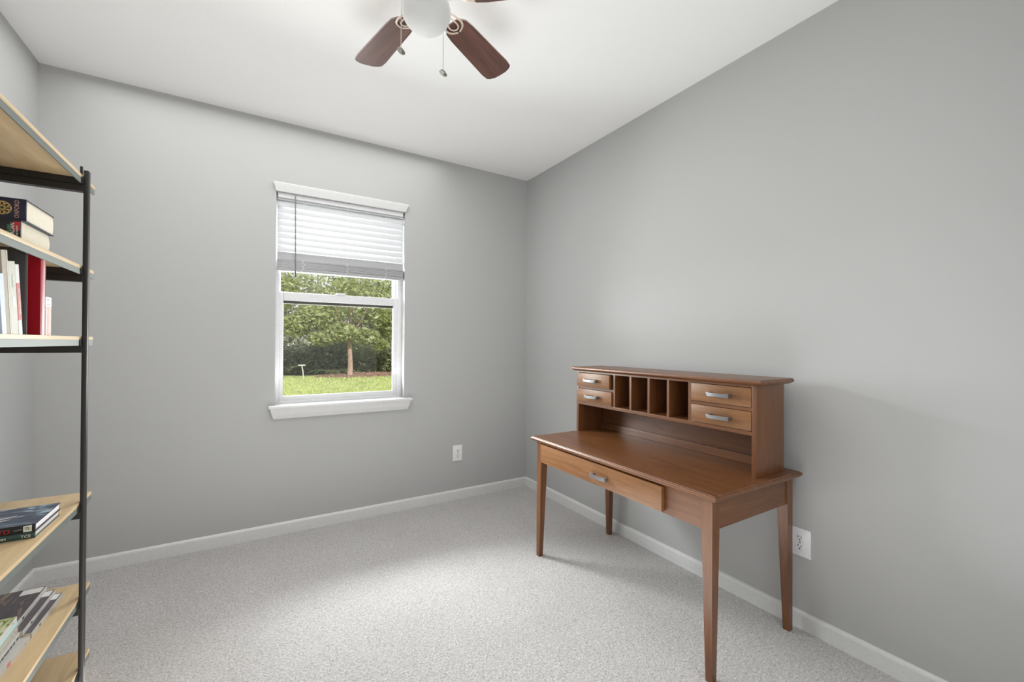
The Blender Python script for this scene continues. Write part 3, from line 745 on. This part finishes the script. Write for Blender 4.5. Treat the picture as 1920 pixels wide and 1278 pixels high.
# palm fronds low beside the trunk
pf = thing('frond_plant', 'low arching green frond plant just left of the tree trunk', 'plant', (.95, 16.6, GZ))
for i in range(11):
    bm = bmesh.new(); a = 2*PI*i/11+.2; ln = .75+.25*random.random(); N = 7; pts = []
    for k in range(N+1):
        t_ = k/N; rr = ln*t_; zz_ = .9*t_-.75*t_*t_
        pts.append(Vector((rr*math.cos(a), rr*math.sin(a), zz_)))
    side = Vector((-math.sin(a), math.cos(a), 0))
    for k in range(N):
        for s in (-1, 1):
            for q in (.25, .75):
                p = pts[k].lerp(pts[k+1], q); l2 = .17*(1-.6*k/N)
                tip = p+side*s*l2+(pts[k+1]-pts[k])*.8+Vector((0, 0, -.03))
                v1 = bm.verts.new(p+(pts[k+1]-pts[k])*.12); v2 = bm.verts.new(p-(pts[k+1]-pts[k])*.12); v3 = bm.verts.new(tip); bm.faces.new((v1, v2, v3))
    tube(bm, pts, .008, 5); fo = mesh_fast('frond', bm, M['leaf_frond'], pf)
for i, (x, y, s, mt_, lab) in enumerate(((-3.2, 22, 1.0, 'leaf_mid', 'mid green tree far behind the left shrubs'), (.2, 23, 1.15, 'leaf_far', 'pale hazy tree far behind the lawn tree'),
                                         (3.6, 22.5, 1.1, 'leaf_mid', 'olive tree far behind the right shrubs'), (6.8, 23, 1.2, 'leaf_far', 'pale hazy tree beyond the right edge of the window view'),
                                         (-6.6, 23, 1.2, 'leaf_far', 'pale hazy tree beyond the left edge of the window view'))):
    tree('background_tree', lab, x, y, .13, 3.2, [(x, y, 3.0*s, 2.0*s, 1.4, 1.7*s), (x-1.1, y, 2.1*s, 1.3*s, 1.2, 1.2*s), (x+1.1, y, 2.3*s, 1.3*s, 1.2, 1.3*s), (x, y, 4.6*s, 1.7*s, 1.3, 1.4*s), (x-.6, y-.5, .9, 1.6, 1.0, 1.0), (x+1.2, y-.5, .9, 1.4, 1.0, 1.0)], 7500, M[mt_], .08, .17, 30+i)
# mulch bed under the tree
mb = thing('mulch_bed', 'low mound of brown wood mulch around the tree trunk', 'mulch', (2.2, 16.3, GZ))
bm = bmesh.new(); N = 36; c0 = bm.verts.new((0, 0, .10)); rr = []
for j, (q, zq) in enumerate(((.5, .085), (.85, .04), (1, -.01))):
    rr.append([bm.verts.new((2.1*q*math.cos(2*PI*i/N)*(1+.05*math.sin(5*i)), 1.35*q*math.sin(2*PI*i/N), zq)) for i in range(N)])
for i in range(N):
    j = (i+1) % N; bm.faces.new((c0, rr[0][i], rr[0][j]))
    for k in range(2): bm.faces.new((rr[k][i], rr[k+1][i], rr[k+1][j], rr[k][j]))
build('mound', bm, M['mulch_soil'], mb)
bm = bmesh.new(); rnd = random.Random(5)
for _ in range(1500):
    a = rnd.uniform(0, 2*PI); q = math.sqrt(rnd.random())
    p = Vector((2.1*q*math.cos(a), 1.35*q*math.sin(a), .105-.10*q*q)); u = Vector((rnd.gauss(0, 1), rnd.gauss(0, 1), .3*rnd.gauss(0, 1))).normalized()*.05; w_ = Vector((-u.y, u.x, .02))*.35
    bm.faces.new([bm.verts.new(p+t_) for t_ in (-u-w_, u-w_, u+w_, -u+w_)])
c = mesh_fast('wood_chips', bm, M['mulch_chip'], mb); c['kind'] = 'stuff'
# little garden post
gp = thing('garden_post', 'thin pale garden post with a flat cap standing on the lawn', 'post', (-.37, 15.3, GZ))
bm = bmesh.new(); tube(bm, [(.04, 0, -.02), (.01, 0, .3), (-.03, 0, .52)], .022, 8); build('post', bm, M['post_paint'], gp, True)
bm = bmesh.new(); box(bm, -.16, .09, -.05, .05, .515, .56, .01); build('cap', bm, M['post_paint'], gp)
# short grass blades near the far half of the lawn
bm = bmesh.new(); rnd = random.Random(9)
for _ in range(14000):
    y = 7+9.5*rnd.random(); x = rnd.uniform(-3.5, 5.0); h = rnd.uniform(.03, .07); a = rnd.uniform(0, PI); d = Vector((math.cos(a), math.sin(a), 0))*.014
    p = Vector((x, y, GZ)); bm.faces.new((bm.verts.new(p-d), bm.verts.new(p+d), bm.verts.new(p+Vector((rnd.uniform(-.03, .03), rnd.uniform(-.03, .03), h)))))
gr_ = mesh_fast('grass', bm, M['grass_blade'], None); gr_['kind'] = 'stuff'; gr_['label'] = 'short green lawn grass blades outside the window'; gr_['category'] = 'grass'
